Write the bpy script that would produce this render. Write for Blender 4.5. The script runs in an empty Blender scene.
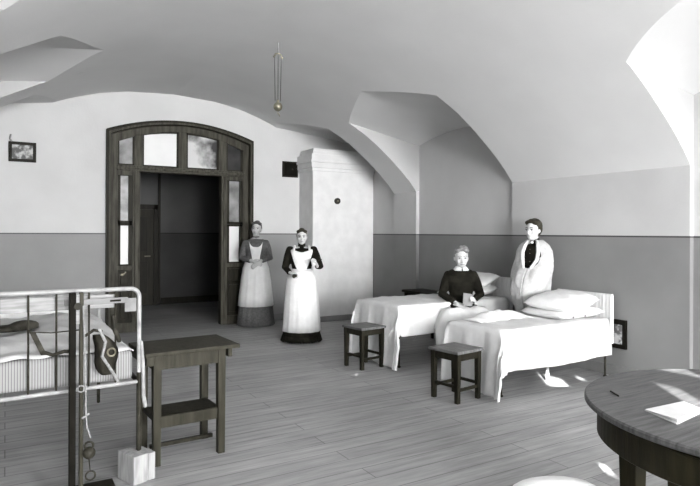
import bpy, bmesh, math, random
from math import sin, cos, pi, sqrt, hypot, radians
from mathutils import Vector, Matrix
random.seed(7)
C = bpy.context.scene.collection
ZD = 1.46            # height of the painted dado
YD, XR, XL, YB = 9.12, 5.52, -1.08, -6.0

# ---------------------------------------------------------------- materials
def lin(v):
    v /= 255.0
    return v/12.92 if v <= .04045 else ((v+.055)/1.055)**2.4
def col(v):
    if isinstance(v, tuple): return (v[0], v[1], v[2], 1)
    return (lin(v), lin(v), lin(v), 1)
def mat(name, c, rough=.7, c2=None, scale=6, stretch=(1,1,1), bump=0, bscale=60, metal=0, sheen=0, detail=4, lo=.35, hi=.65, spec=.3):
    m = bpy.data.materials.new(name); m.use_nodes = True
    nt = m.node_tree; N = nt.nodes; L = nt.links
    b = N['Principled BSDF']
    b.inputs['Roughness'].default_value = rough
    b.inputs['Metallic'].default_value = metal
    b.inputs['Specular IOR Level'].default_value = spec
    b.inputs['Base Color'].default_value = col(c)
    tc = N.new('ShaderNodeTexCoord'); mp = N.new('ShaderNodeMapping'); mp.inputs['Scale'].default_value = stretch
    L.new(tc.outputs['Object'], mp.inputs['Vector'])
    if c2 is not None:
        n = N.new('ShaderNodeTexNoise'); n.inputs['Scale'].default_value = scale; n.inputs['Detail'].default_value = detail
        L.new(mp.outputs[0], n.inputs['Vector'])
        r = N.new('ShaderNodeValToRGB'); r.color_ramp.elements[0].color = col(c); r.color_ramp.elements[1].color = col(c2)
        r.color_ramp.elements[0].position = lo; r.color_ramp.elements[1].position = hi
        L.new(n.outputs[0], r.inputs[0]); L.new(r.outputs[0], b.inputs['Base Color'])
    if bump:
        n = N.new('ShaderNodeTexNoise'); n.inputs['Scale'].default_value = bscale; n.inputs['Detail'].default_value = 3
        L.new(mp.outputs[0], n.inputs['Vector'])
        u = N.new('ShaderNodeBump'); u.inputs['Strength'].default_value = bump; u.inputs['Distance'].default_value = .01
        L.new(n.outputs[0], u.inputs['Height']); L.new(u.outputs[0], b.inputs['Normal'])
    return m
def wall_mat(name, up, low, line):
    m = bpy.data.materials.new(name); m.use_nodes = True
    nt = m.node_tree; N = nt.nodes; L = nt.links; b = N['Principled BSDF']; b.inputs['Roughness'].default_value = .75
    b.inputs['Specular IOR Level'].default_value = .2
    g = N.new('ShaderNodeNewGeometry'); s = N.new('ShaderNodeSeparateXYZ'); L.new(g.outputs['Position'], s.inputs[0])
    def step(th):
        k = N.new('ShaderNodeMath'); k.operation = 'GREATER_THAN'; k.inputs[1].default_value = th; L.new(s.outputs['Z'], k.inputs[0]); return k
    n = N.new('ShaderNodeTexNoise'); n.inputs['Scale'].default_value = 1.6; n.inputs['Detail'].default_value = 8; L.new(g.outputs['Position'], n.inputs['Vector'])
    def pair(v):
        r = N.new('ShaderNodeValToRGB'); r.color_ramp.elements[0].position = .3; r.color_ramp.elements[1].position = .7
        r.color_ramp.elements[0].color = col(v-5); r.color_ramp.elements[1].color = col(v+5); L.new(n.outputs[0], r.inputs[0]); return r
    a = pair(low); c = pair(up)
    m1 = N.new('ShaderNodeMix'); m1.data_type = 'RGBA'; L.new(step(ZD).outputs[0], m1.inputs[0]); L.new(a.outputs[0], m1.inputs[6]); m1.inputs[7].default_value = col(line)
    m2 = N.new('ShaderNodeMix'); m2.data_type = 'RGBA'; L.new(step(ZD+.016).outputs[0], m2.inputs[0]); L.new(m1.outputs[2], m2.inputs[6]); L.new(c.outputs[0], m2.inputs[7])
    L.new(m2.outputs[2], b.inputs['Base Color'])
    n2 = N.new('ShaderNodeTexNoise'); n2.inputs['Scale'].default_value = 45; L.new(g.outputs['Position'], n2.inputs['Vector'])
    u = N.new('ShaderNodeBump'); u.inputs['Strength'].default_value = .15; u.inputs['Distance'].default_value = .01; L.new(n2.outputs[0], u.inputs['Height']); L.new(u.outputs[0], b.inputs['Normal'])
    return m
def floor_mat():
    m = bpy.data.materials.new('floorboards'); m.use_nodes = True
    nt = m.node_tree; N = nt.nodes; L = nt.links; b = N['Principled BSDF']; b.inputs['Roughness'].default_value = .6; b.inputs['Specular IOR Level'].default_value = .25
    g = N.new('ShaderNodeNewGeometry')
    br = N.new('ShaderNodeTexBrick'); br.offset = .37; br.inputs['Scale'].default_value = 1
    br.inputs['Brick Width'].default_value = 3.1; br.inputs['Row Height'].default_value = .165; br.inputs['Mortar Size'].default_value = .004
    br.inputs['Color1'].default_value = col(166); br.inputs['Color2'].default_value = col(178); br.inputs['Mortar'].default_value = col(125)
    br.inputs['Mortar Smooth'].default_value = .4
    L.new(g.outputs['Position'], br.inputs['Vector'])
    mp = N.new('ShaderNodeMapping'); mp.inputs['Scale'].default_value = (1.1, 14, 1); L.new(g.outputs['Position'], mp.inputs['Vector'])
    n = N.new('ShaderNodeTexNoise'); n.inputs['Scale'].default_value = 1.6; n.inputs['Detail'].default_value = 9; n.inputs['Roughness'].default_value = .7; L.new(mp.outputs[0], n.inputs['Vector'])
    r = N.new('ShaderNodeValToRGB'); r.color_ramp.elements[0].position = .3; r.color_ramp.elements[1].position = .72
    r.color_ramp.elements[0].color = (.62,.62,.62,1); r.color_ramp.elements[1].color = (1.12,1.12,1.12,1); L.new(n.outputs[0], r.inputs[0])
    mx = N.new('ShaderNodeMix'); mx.data_type = 'RGBA'; mx.blend_type = 'MULTIPLY'; mx.inputs[0].default_value = 1
    L.new(br.outputs[0], mx.inputs[6]); L.new(r.outputs[0], mx.inputs[7])
    n3 = N.new('ShaderNodeTexNoise'); n3.inputs['Scale'].default_value = .9; n3.inputs['Detail'].default_value = 4; L.new(g.outputs['Position'], n3.inputs['Vector'])
    r3 = N.new('ShaderNodeValToRGB'); r3.color_ramp.elements[0].position = .35; r3.color_ramp.elements[1].position = .65
    r3.color_ramp.elements[0].color = (.86,.86,.86,1); r3.color_ramp.elements[1].color = (1.08,1.08,1.08,1); L.new(n3.outputs[0], r3.inputs[0])
    m3 = N.new('ShaderNodeMix'); m3.data_type = 'RGBA'; m3.blend_type = 'MULTIPLY'; m3.inputs[0].default_value = 1
    L.new(mx.outputs[2], m3.inputs[6]); L.new(r3.outputs[0], m3.inputs[7])
    L.new(m3.outputs[2], b.inputs['Base Color'])
    u = N.new('ShaderNodeBump'); u.inputs['Strength'].default_value = .25; u.inputs['Distance'].default_value = .004; L.new(br.outputs['Fac'], u.inputs['Height']); u.invert = True; L.new(u.outputs[0], b.inputs['Normal'])
    return m
def wood(name, d, l, stretch=(12,12,1.3)):
    return mat(name, d, .5, l, 2.2, stretch, .15, 20, detail=7, lo=.3, hi=.7, spec=.13)
def ticking_mat():
    m = mat('striped ticking', 190, .9, bump=.2)
    nt = m.node_tree; N = nt.nodes; L = nt.links; b = N['Principled BSDF']
    g = N.new('ShaderNodeTexCoord'); w = N.new('ShaderNodeTexWave'); w.bands_direction = 'X'; w.inputs['Scale'].default_value = 22
    L.new(g.outputs['Object'], w.inputs['Vector'])
    r = N.new('ShaderNodeValToRGB'); r.color_ramp.elements[0].position = .2; r.color_ramp.elements[1].position = .5
    r.color_ramp.elements[0].color = col(112); r.color_ramp.elements[1].color = col(146); L.new(w.outputs[0], r.inputs[0]); L.new(r.outputs[0], b.inputs['Base Color'])
    return m
def frosted_mat():
    m = bpy.data.materials.new('frosted window glass'); m.use_nodes = True
    nt = m.node_tree; N = nt.nodes; L = nt.links; N.clear()
    o = N.new('ShaderNodeOutputMaterial'); d = N.new('ShaderNodeBsdfDiffuse'); t = N.new('ShaderNodeBsdfTranslucent'); x = N.new('ShaderNodeMixShader')
    d.inputs[0].default_value = col(225); t.inputs[0].default_value = col(190); x.inputs[0].default_value = .35
    L.new(d.outputs[0], x.inputs[1]); L.new(t.outputs[0], x.inputs[2]); L.new(x.outputs[0], o.inputs[0])
    return m
def clear_mat():
    m = bpy.data.materials.new('added sun gap glass'); m.use_nodes = True
    nt = m.node_tree; N = nt.nodes; L = nt.links; N.clear()
    o = N.new('ShaderNodeOutputMaterial'); d = N.new('ShaderNodeBsdfTransparent'); t = N.new('ShaderNodeBsdfGlossy'); x = N.new('ShaderNodeMixShader')
    t.inputs['Roughness'].default_value = .02; x.inputs[0].default_value = .06
    L.new(d.outputs[0], x.inputs[1]); L.new(t.outputs[0], x.inputs[2]); L.new(x.outputs[0], o.inputs[0])
    return m
M = {}
M['vault'] = mat('limewashed vault', 218, .85, 224, 1.4, bump=.15, bscale=30, lo=.3, hi=.7, spec=.1)
M['wall_right'] = wall_mat('painted plaster right', 192, 130, 74)  # darker than the adjoining vault to offset the stronger window light here
M['wall_door'] = wall_mat('painted plaster end', 206, 148, 88)
M['wall_hall'] = wall_mat('shade darkened corridor', 88, 66, 35)  # dimness of the unlit corridor put into its wall colour
M['reveal'] = mat('darkened reveal plaster', 178, .85, 186, 1.4, bump=.15, bscale=30, lo=.3, hi=.7, spec=.1)  # vault plaster darkened to offset the strong light these faces catch
M['floor'] = floor_mat()
M['stove'] = mat('whitewashed stove tile', 222, .6, 232, 5, bump=.15, bscale=40)
M['skirting'] = mat('painted skirting', 120, .6, 140, 3)
M['dark'] = wood('dark stained wood', (.005,.0045,.0028), (.018,.016,.011))
M['black'] = mat('black paint', (.005,.0048,.0035), .7, (.011,.010,.008), 8, spec=.05)
M['stool'] = wood('brown stool wood', (.010,.009,.006), (.028,.026,.018))
M['stooltop'] = wood('pale stool top', 84, 122, (20,2,3))  # seat tone paler than the legs
M['side'] = wood('weathered side table wood', (.015,.014,.009), (.045,.042,.031))
M['table'] = wood('polished table top', 66, 100, (2,26,3))
M['tabledark'] = wood('dark table wood', (.008,.007,.003), (.024,.021,.010))
M['doorwood'] = wood('varnished door frame', (.022,.020,.014), (.085,.081,.065))
M['doordark'] = wood('dark door panel', (.010,.009,.006), (.026,.024,.016))
M['white'] = mat('white linen', 236, .9, 226, 9, bump=.35, bscale=22, spec=.1)
M['white2'] = mat('white cotton', 238, .9, 230, 12, bump=.2, bscale=40, spec=.1)
M['linenshade'] = mat('shade greyed linen', 200, .9, 188, 9, bump=.35, bscale=22, spec=.1)  # white linen darkened for the shade over the left bed
M['pleat'] = mat('pleated linen cover', 214, .9, 226, 6, (1,8,1), .2, 30, spec=.1)
M['shawl'] = mat('woollen shawl', 182, .95, 198, 30, bump=.25, bscale=60, spec=.05)
M['iron'] = mat('dark iron', (.015,.014,.010), .5, (.035,.033,.026), 20, spec=.1)
M['whiteiron'] = mat('white enamelled iron', 158, .5, 112, 14, lo=.45, hi=.8)
M['board'] = mat('scrubbed board', 128, .8, 156, 5, (1.5,8,14))
M['card'] = mat('pale card', 110, .8, 135, 9)
M['ticking'] = ticking_mat()
M['block'] = mat('raw pine block', 140, .8, 168, 4, (10,10,1.5), .2, 40)
M['leather'] = mat('dark leather', (.010,.009,.006), .6, (.05,.047,.038), 14, bump=.3, spec=.12)
M['rope'] = mat('pale cord', 120, .9, 150, 60)
M['brass'] = mat('tarnished brass', (.16,.15,.11), .4, (.3,.28,.22), 9, metal=.7)
M['skin'] = mat('skin', 198, .6, 208, 8, spec=.25)
M['skindark'] = mat('tanned skin', 182, .6, 194, 8, spec=.25)
M['hair'] = mat('dark hair', (.014,.012,.008), .5, (.05,.045,.03), 14, (2,2,12), .4, 50)
M['hairlight'] = mat('light hair', 95, .6, 150, 9, (4,4,10), .5, 40)
M['hairmid'] = mat('mid hair', 50, .6, 85, 12, (4,4,10), .4, 40)
M['dress'] = mat('black dress cloth', (.007,.0065,.005), .85, (.017,.016,.012), 10, bump=.4, bscale=30, spec=.08)
M['dressgrey'] = mat('grey dress cloth', 84, .9, 102, 40, bump=.4, bscale=40)
M['eye'] = mat('eye dark', (.012,.012,.012), .25)
M['eyewhite'] = mat('eye white', 190, .3)
M['lip'] = mat('lip', 120, .6)
M['brow'] = mat('brow hair', 70, .8)
M['browlight'] = mat('pale brow hair', 120, .8)
M['glassw'] = mat('window reflection pane', 226, .35, 232, 3)  # bright window reflection painted into the pane colour
M['glassg'] = mat('grey reflection pane', 95, .3, 150, 4)  # duller window reflection, put into the colour as grey
M['glassm'] = mat('patchy reflection pane', 62, .25, 205, 2.2, lo=.42, hi=.58)  # broken window reflection painted as noise patches
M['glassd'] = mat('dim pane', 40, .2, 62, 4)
M['photo'] = mat('faded print', 90, .5, 190, 14, lo=.45, hi=.6)
M['frosted'] = frosted_mat(); M['clear'] = clear_mat()
M['paper'] = mat('paper', 215, .8, 225, 9)
M['bookgrey'] = mat('grey book cover', 128, .8, 140, 9)
M['shoe'] = mat('black shoe', (.01,.01,.01), .4)

# ---------------------------------------------------------------- mesh helpers
def obj(name, bm, m, parent=None, smooth=False, mods=()):
    me = bpy.data.meshes.new(name); bmesh.ops.recalc_face_normals(bm, faces=bm.faces[:]); bm.to_mesh(me); bm.free()
    o = bpy.data.objects.new(name, me); C.objects.link(o)
    if m: me.materials.append(M[m] if isinstance(m, str) else m)
    if parent: o.parent = parent
    if smooth:
        for p in me.polygons: p.use_smooth = True
    for t, kw in mods:
        d = o.modifiers.new(t.lower(), t)
        for k, v in kw.items(): setattr(d, k, v)
    return o
def thing(name, label, cat, loc=(0,0,0), rz=0, group=None, s=1):
    o = bpy.data.objects.new(name, None); C.objects.link(o); o.location = loc; o.rotation_euler = (0,0,rz); o.scale = (s,s,s)
    o.empty_display_size = .1
    tag(o, label, cat, group); return o
def tag(o, label, cat, group=None):
    o['label'] = label; o['category'] = cat
    if group: o['group'] = group
    return o
def struct(o):
    o['kind'] = 'structure'; return o
def B(): return bmesh.new()
def box(bm, x0, x1, y0, y1, z0, z1, bev=0):
    v = [bm.verts.new(p) for p in ((x0,y0,z0),(x1,y0,z0),(x1,y1,z0),(x0,y1,z0),(x0,y0,z1),(x1,y0,z1),(x1,y1,z1),(x0,y1,z1))]
    fs = [bm.faces.new([v[i] for i in f]) for f in ((0,3,2,1),(4,5,6,7),(0,1,5,4),(1,2,6,5),(2,3,7,6),(3,0,4,7))]
    if bev:
        es = list({e for f in fs for e in f.edges})
        bmesh.ops.bevel(bm, geom=es, offset=bev, segments=2, affect='EDGES', profile=.6)
    return bm
def hexa(bm, bot, top):      # four bottom corners, four top corners
    v = [bm.verts.new(p) for p in bot] + [bm.verts.new(p) for p in top]
    for f in ((0,3,2,1),(4,5,6,7),(0,1,5,4),(1,2,6,5),(2,3,7,6),(3,0,4,7)): bm.faces.new([v[i] for i in f])
    return bm
def leg(bm, x, y, z0, z1, w0, w1, dx=0, dy=0):   # tapering square leg, (dx, dy) splay at the foot
    a, b = w0/2, w1/2
    return hexa(bm, [(x+dx+i*a, y+dy+j*a, z0) for i, j in ((-1,-1),(1,-1),(1,1),(-1,1))], [(x+i*b, y+j*b, z1) for i, j in ((-1,-1),(1,-1),(1,1),(-1,1))])
def ringloft(bm, rings, caps=True, closed=True):
    R = [[bm.verts.new(p) for p in r] for r in rings]
    n = len(R[0])
    for a, b in zip(R, R[1:]):
        for i in range(n if closed else n-1):
            j = (i+1) % n
            bm.faces.new((a[i], a[j], b[j], b[i]))
    if caps and closed:
        bm.faces.new(R[0][::-1]); bm.faces.new(R[-1])
    return bm
def tube(bm, pts, rad, seg=10, flat=None):
    pts = [Vector(p) for p in pts]
    if not hasattr(rad, '__len__'): rad = [rad]*len(pts)
    rings = []; up = None
    P = []; Rr = []
    d0 = (pts[1]-pts[0]).normalized(); d1 = (pts[-1]-pts[-2]).normalized()
    for k in (1.0, .75, .35): P.append(pts[0]-d0*rad[0]*k); Rr.append(rad[0]*sqrt(max(0,1-k*k))+rad[0]*.03)
    P += pts; Rr += list(rad)
    for k in (.35, .75, 1.0): P.append(pts[-1]+d1*rad[-1]*k); Rr.append(rad[-1]*sqrt(max(0,1-k*k))+rad[-1]*.03)
    prev = None
    for i, p in enumerate(P):
        a = P[max(0,i-1)]; b = P[min(len(P)-1,i+1)]; t = (b-a).normalized()
        if prev is None:
            ref = Vector((0,0,1)) if abs(t.z) < .9 else Vector((0,1,0)); u = t.cross(ref).normalized()
        else: u = (prev - t*prev.dot(t)).normalized()
        prev = u; w = t.cross(u)
        rings.append([p + (u*cos(q)+w*sin(q))*Rr[i] for q in [2*pi*k/seg for k in range(seg)]])
    return ringloft(bm, rings)
def ell(bm, c, r, rot=None, seg=20, rings=12):
    m = Matrix.Translation(Vector(c)) @ (rot.to_4x4() if rot else Matrix.Identity(4)) @ Matrix.Diagonal((*r, 1))
    bmesh.ops.create_uvsphere(bm, u_segments=seg, v_segments=rings, radius=1, matrix=m); return bm
def disc(bm, c, r, axis, h, seg=28):
    ax = Vector(axis).normalized(); q = Vector((0,0,1)).rotation_difference(ax).to_matrix().to_4x4()
    bmesh.ops.create_cone(bm, cap_ends=True, segments=seg, radius1=r, radius2=r, depth=h, matrix=Matrix.Translation(Vector(c)) @ q); return bm
def torus(bm, c, R, r, axis=(0,1,0), seg=20, s2=8, a0=0, a1=2*pi):
    ax = Vector(axis).normalized(); q = Vector((0,0,1)).rotation_difference(ax)
    pts = [Vector(c)+q @ Vector((R*cos(a0+(a1-a0)*i/seg), R*sin(a0+(a1-a0)*i/seg), 0)) for i in range(seg+1)]
    return tube(bm, pts, r, s2)
BEV = ('BEVEL', dict(width=.004, segments=2, limit_method='ANGLE'))

# ---------------------------------------------------------------- the room shell
PR = [(0,3.62),(.66,3.582),(1.05,3.51),(1.25,3.45),(1.45,3.385),(1.66,3.298),(1.88,3.197),(2.08,3.088),(2.38,2.93),(2.63,2.757),(2.89,2.55),(3.1,2.365),(3.22,2.24),(3.3,2.14)]
CX = 2.22
def vz(x):
    r = abs(x-CX)
    for (a, za), (b, zb) in zip(PR, PR[1:]):
        if r <= b: return za+(zb-za)*(r-a)/(b-a)
    return PR[-1][1]
def lune(y, side, bay):
    ya, yb, zw, rise, slope = bay
    t = abs((y-(ya+yb)/2)/((yb-ya)/2))
    return zw + rise*(1-t*t), slope, rise*(t*t-t)      # wall line, fall, how far the arch sharpens towards the groin
BAYS = {1: [(-5.3,-3.3,2.83,.17,.12), (-1.9,-.1,2.83,.17,.12), (1.059,3.059,2.814,.19,.15), (5.284,7.286,2.87,.13,.18), (7.884,9.9,2.95,.16,.12)],
        -1: [(-5.3,-2.5,3.1,.32,.08), (-.4,1.6,2.85,.2,.15), (2.6,4.6,2.85,.2,.15), (5.72,7.56,3.05,.14,.12), (8.1,9.9,2.98,.1,.14)]}
def ceiling_half(side):
    wallx = XR if side == 1 else XL
    bm = B(); NL, NV, NY = 14, 26, 20
    def row(y, bay):
        if bay is None: xc = wallx; zs = []
        else:
            zw, sl, sh = lune(y, side, bay)
            f = lambda x: zw + sl*abs(wallx-x) + sh*min(1, abs(wallx-x)/2.0)**1.5
            a, b = 0., 3.3
            for _ in range(40):
                m = (a+b)/2
                if f(wallx-side*m) > vz(wallx-side*m): a = m
                else: b = m
            xc = wallx - side*a
        v = []
        out = .075 if bay else .0
        for i in range(NL+1):
            x = (wallx+side*out)+(xc-(wallx+side*out))*i/NL
            v.append((x, y, (zw-sl*abs(wallx-x) if (x-wallx)*side > 0 else f(x)) if bay else vz(x)))
        for i in range(1, NV+1):
            # spacing denser near the wall end of the vault
            t = i/NV; x = xc+(CX-xc)*t
            v.append((x, y, vz(x)))
        return v
    edges = [YB-.3]
    spans = []
    y = YB-.3
    for b in BAYS[side]:
        if b[0] > y: spans.append((y, b[0], None))
        spans.append((b[0], min(b[1], YD+.05), b)); y = min(b[1], YD+.05)
    for y0, y1, bay in spans:
        n = NY if bay else 4
        rows = []
        for k in range(n+1):
            rows.append([bm.verts.new(p) for p in row(y0+(y1-y0)*k/n, bay)])
        for a, b in zip(rows, rows[1:]):
            for i in range(len(a)-1):
                if (a[i].co-a[i+1].co).length < 1e-6 and (b[i].co-b[i+1].co).length < 1e-6: continue
                bm.faces.new((a[i], a[i+1], b[i+1], b[i]))
        if bay:           # upright reveals at both ends
            for yy in (y0, y1):
                if yy > YD: continue
                hi = row(yy, bay)[:NL+1]
                hi = [(p[0], yy, max(p[2], vz(p[0]))) for p in hi]
                top = [bm.verts.new(p) for p in hi]
                bot = [bm.verts.new((p[0], yy, vz(p[0]) if (p[0]-wallx)*side <= 0 else PR[-1][1])) for p in hi]
                for i in range(NL):
                    try: bm.faces.new((top[i], top[i+1], bot[i+1], bot[i]))
                    except ValueError: pass
    bmesh.ops.remove_doubles(bm, verts=bm.verts[:], dist=.0008)
    bmesh.ops.dissolve_degenerate(bm, edges=bm.edges[:], dist=.0005)
    return bm
bm = ceiling_half(1); b2 = ceiling_half(-1)
me = bpy.data.meshes.new('tmp'); b2.to_mesh(me); b2.free(); bm.from_mesh(me); bpy.data.meshes.remove(me)
struct(obj('ceiling', bm, 'vault', smooth=True))
ce = bpy.data.objects['ceiling'].data
# crisp groins, smooth vault
bm = bmesh.new(); bm.from_mesh(ce)
bmesh.ops.remove_doubles(bm, verts=bm.verts[:], dist=.001)
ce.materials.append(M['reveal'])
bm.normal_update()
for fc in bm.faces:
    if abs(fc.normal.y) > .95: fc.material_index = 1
for e in bm.edges:
    if len(e.link_faces) != 2 or abs(e.link_faces[0].normal.dot(e.link_faces[1].normal)) < .985: e.smooth = False
bm.to_mesh(ce); bm.free()
# roof slab above the vault keeps outside light out
struct(obj('ceiling', box(B(), -1.6, 6.2, -6.5, 14.5, 3.9, 4.05), 'vault'))
struct(obj('floor', box(B(), -1.5, 6.1, -6.4, 14.0, -.12, 0), 'floor'))

LW = (-4.9, -2.9, .9, 3.36)  # unseen left window opening, added and sized to let the sun beams in
def side_wall(side):
    wallx = XR if side == 1 else XL
    bm = B(); y = YB-.3; segs = []
    for b in BAYS[side]:
        if b[0] > y: segs.append((y, b[0], False))
        segs.append((b[0], min(b[1], YD+.3), True)); y = min(b[1], YD+.3)
    for y0, y1, niche in segs:
        if niche and side == -1 and y0 < -4:
            for a, b, c, d in ((y0,LW[0],-.1,3.9),(LW[1],y1,-.1,3.9),(LW[0],LW[1],-.1,LW[2]),(LW[0],LW[1],LW[3],3.9)): box(bm, wallx-.5, wallx-.06, a, b, c, d)
        elif niche: box(bm, wallx+side*.06, wallx+side*.5, y0, y1, -.1, 3.9) if side == 1 else box(bm, wallx-.5, wallx-.06, y0, y1, -.1, 3.9)
        else:
            z = PR[-1][1]
            if side == 1: box(bm, wallx, wallx+.5, y0, y1, -.1, z+.0)
            else: box(bm, wallx-.5, wallx, y0, y1, -.1, z+.0)
    return bm
struct(obj('wall_right', side_wall(1), 'wall_right'))
struct(obj('wall_left', side_wall(-1), 'wall_right'))

# door wall with arched opening
DX0, DX1, DC, DH = 1.30, 3.47, 2.385, 1.085
def arch(x, z0=2.95, rise=.215, half=DH): return z0 + rise*(1-((x-DC)/half)**2)
bm = B(); xs = [-1.6, DX0] + [DX0+(DX1-DX0)*i/24 for i in range(1,24)] + [DX1, 6.1]
front = {}
for y in (YD, YD+.4):
    for i, x in enumerate(xs):
        z = arch(x) if DX0 <= x <= DX1 else -.1
        front[(y,i)] = (bm.verts.new((x,y,z)), bm.verts.new((x,y,3.95)))
    for i in range(len(xs)-1):
        a = front[(y,i)]; b = front[(y,i+1)]
        lo_a, lo_b = a[0], b[0]
        if i == 0:
            g = bm.verts.new((xs[1],y,-.1)); bm.faces.new((a[0], g, b[0], b[1], a[1]))
        elif i == len(xs)-2:
            g = bm.verts.new((xs[-2],y,-.1)); bm.faces.new((g, b[0], b[1], a[1], a[0]))
        else: bm.faces.new((lo_a, lo_b, b[1], a[1]))
for i in range(1, len(xs)-2):
    a = front[(YD,i)][0]; b = front[(YD,i+1)][0]; c = front[(YD+.4,i+1)][0]; d = front[(YD+.4,i)][0]
    bm.faces.new((a,b,c,d))
for x in (DX0, DX1):
    v = [bm.verts.new(p) for p in ((x,YD,-.1),(x,YD+.4,-.1),(x,YD+.4,arch(x)),(x,YD,arch(x)))]; bm.faces.new(v)
bmesh.ops.remove_doubles(bm, verts=bm.verts[:], dist=.0005)
struct(obj('wall_back', bm, 'wall_door'))

# skirtings
struct(obj('baseboard_right', box(box(B(), XR-.022, XR+.03, 3.059, 5.284, 0, .115, .006), XR-.022, XR+.03, 0, 1.059, 0, .115, .006), 'skirting'))
struct(obj('baseboard_niche', box(box(box(B(), XR+.035, XR+.09, 5.29, 7.28, 0, .115, .006), XR+.035, XR+.09, 1.065, 3.05, 0, .115, .006), XR+.035, XR+.09, 7.89, 8.58, 0, .115, .006), 'skirting'))
struct(obj('baseboard_pier', box(B(), XR-.022, XR+.03, 7.286, 7.884, 0, .115, .006), 'skirting'))
struct(obj('baseboard_back', box(box(B(), -1.08, DX0-.03, YD-.022, YD+.01, 0, .115, .006), DX1+.03, 4.36, YD-.022, YD+.01, 0, .115, .006), 'skirting'))

# corridor beyond the door
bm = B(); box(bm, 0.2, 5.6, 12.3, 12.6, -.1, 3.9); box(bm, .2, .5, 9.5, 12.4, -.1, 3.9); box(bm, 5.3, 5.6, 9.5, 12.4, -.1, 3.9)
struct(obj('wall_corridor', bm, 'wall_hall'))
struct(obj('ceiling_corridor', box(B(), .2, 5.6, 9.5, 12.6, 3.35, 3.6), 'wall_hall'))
t = bpy.data.objects.new('door_2', None); C.objects.link(t); t.location = (2.3, 12.3, 0); struct(t)
obj('door_leaf', box(B(), -.5, .3, -.05, 0, 0, 1.95, .004), 'doordark', t)
bm = B(); box(bm, -.6, -.5, -.08, .0, 0, 2.05); box(bm, .3, .38, -.08, .0, 0, 2.05); box(bm, -.6, .38, -.08, 0, 1.95, 2.05)
obj('door_casing', bm, 'dark', t)
obj('door_panel', box(box(B(), -.38, .18, -.065, -.045, .25, .9, .006), -.38, .18, -.065, -.045, 1.1, 1.8, .006), 'dark', t)
obj('door_handle', tube(B(), [(.22,-.09,1.0),(.12,-.09,1.0)], .012), 'brass', t)
struct(obj('trim_1', box(B(), 2.69, 2.74, 12.24, 12.3, 0, 3.35, .01), 'dark'))
struct(obj('baseboard_corridor', box(B(), 2.75, 5.3, 12.27, 12.3, 0, .14), 'dark'))

# ---------------------------------------------------------------- big arched doorway with side lights
D = bpy.data.objects.new('door_1', None); C.objects.link(D); D.location = (0, YD, 0); struct(D)
def archstrip(off0, off1, y0, y1, zb=0.0):
    """strip following jambs and arch between two inward offsets"""
    bm = B(); n = 28
    def path(o):
        x0, x1 = DX0+o, DX1-o
        return [(x0, zb)] + [(x0+(x1-x0)*i/n, arch(x0+(x1-x0)*i/n, 2.95-o, .215, (x1-x0)/2)) for i in range(n+1)] + [(x1, zb)]
    a, b = path(off0), path(off1)
    rings = [[(p[0],y0,p[1]),(q[0],y0,q[1]),(q[0],y1,q[1]),(p[0],y1,p[1])] for p, q in zip(a, b)]
    return ringloft(bm, rings)
obj('casing', archstrip(-.045, .025, -.075, .02), 'doordark', D, mods=[BEV])
obj('casing_moulding', archstrip(-.01, .014, -.095, -.07), 'doorwood', D)
obj('frame', archstrip(.025, .12, -.02, .12), 'doorwood', D, mods=[BEV])
for x0, x1 in ((1.625,1.735),(2.99,3.085)):
    obj('door_post', box(box(B(), x0, x1, -.015, .13, 0, 2.42, .006), x0+.03, x1-.03, -.035, -.01, 0.05, 2.40, .006), 'doorwood', D)
obj('transom_bar', box(box(B(), DX0+.1, DX1-.1, -.03, .14, 2.40, 2.485, .006), DX0+.1, DX1-.1, -.05, -.02, 2.425, 2.455, .006), 'doorwood', D)
for xa, xb in ((1.655,1.77),(2.305,2.43),(2.945,3.075)):
    bm = B(); hexa(bm, [(xa,-.015,2.48),(xb,-.015,2.48),(xb,.12,2.48),(xa,.12,2.48)], [(x,y,arch(x)-.1) for x, y in ((xa,-.015),(xb,-.015),(xb,.12),(xa,.12))])
    obj('mullion', bm, 'doorwood', D, mods=[BEV])
def archpane(x0, x1, m):
    bm = B(); n = 8
    rings = [[(x,.03,2.48),(x,.04,2.48),(x,.04,arch(x)-.11),(x,.03,arch(x)-.11)] for x in [x0+(x1-x0)*i/n for i in range(n+1)]]
    obj('transom_pane', ringloft(bm, rings), m, D)
    bm = B()   # glazing bead
    for xx in (x0, x1-.022):
        hexa(bm, [(xx,.0,2.485),(xx+.022,.0,2.485),(xx+.022,.045,2.485),(xx,.045,2.485)], [(xx+a,b,arch(xx+a)-.118) for a, b in ((0,.0),(.022,.0),(.022,.045),(0,.045))])
    box(bm, x0, x1, 0, .045, 2.485, 2.507)
    rings = [[(x,.0,arch(x)-.145),(x,.045,arch(x)-.145),(x,.045,arch(x)-.118),(x,.0,arch(x)-.118)] for x in [x0+(x1-x0)*i/n for i in range(n+1)]]
    ringloft(bm, rings); obj('glazing_bead', bm, 'doordark', D)
archpane(1.42, 1.655, 'glassg'); archpane(1.77, 2.305, 'glassw'); archpane(2.43, 2.945, 'glassm'); archpane(3.075, 3.35, 'glassd')
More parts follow.
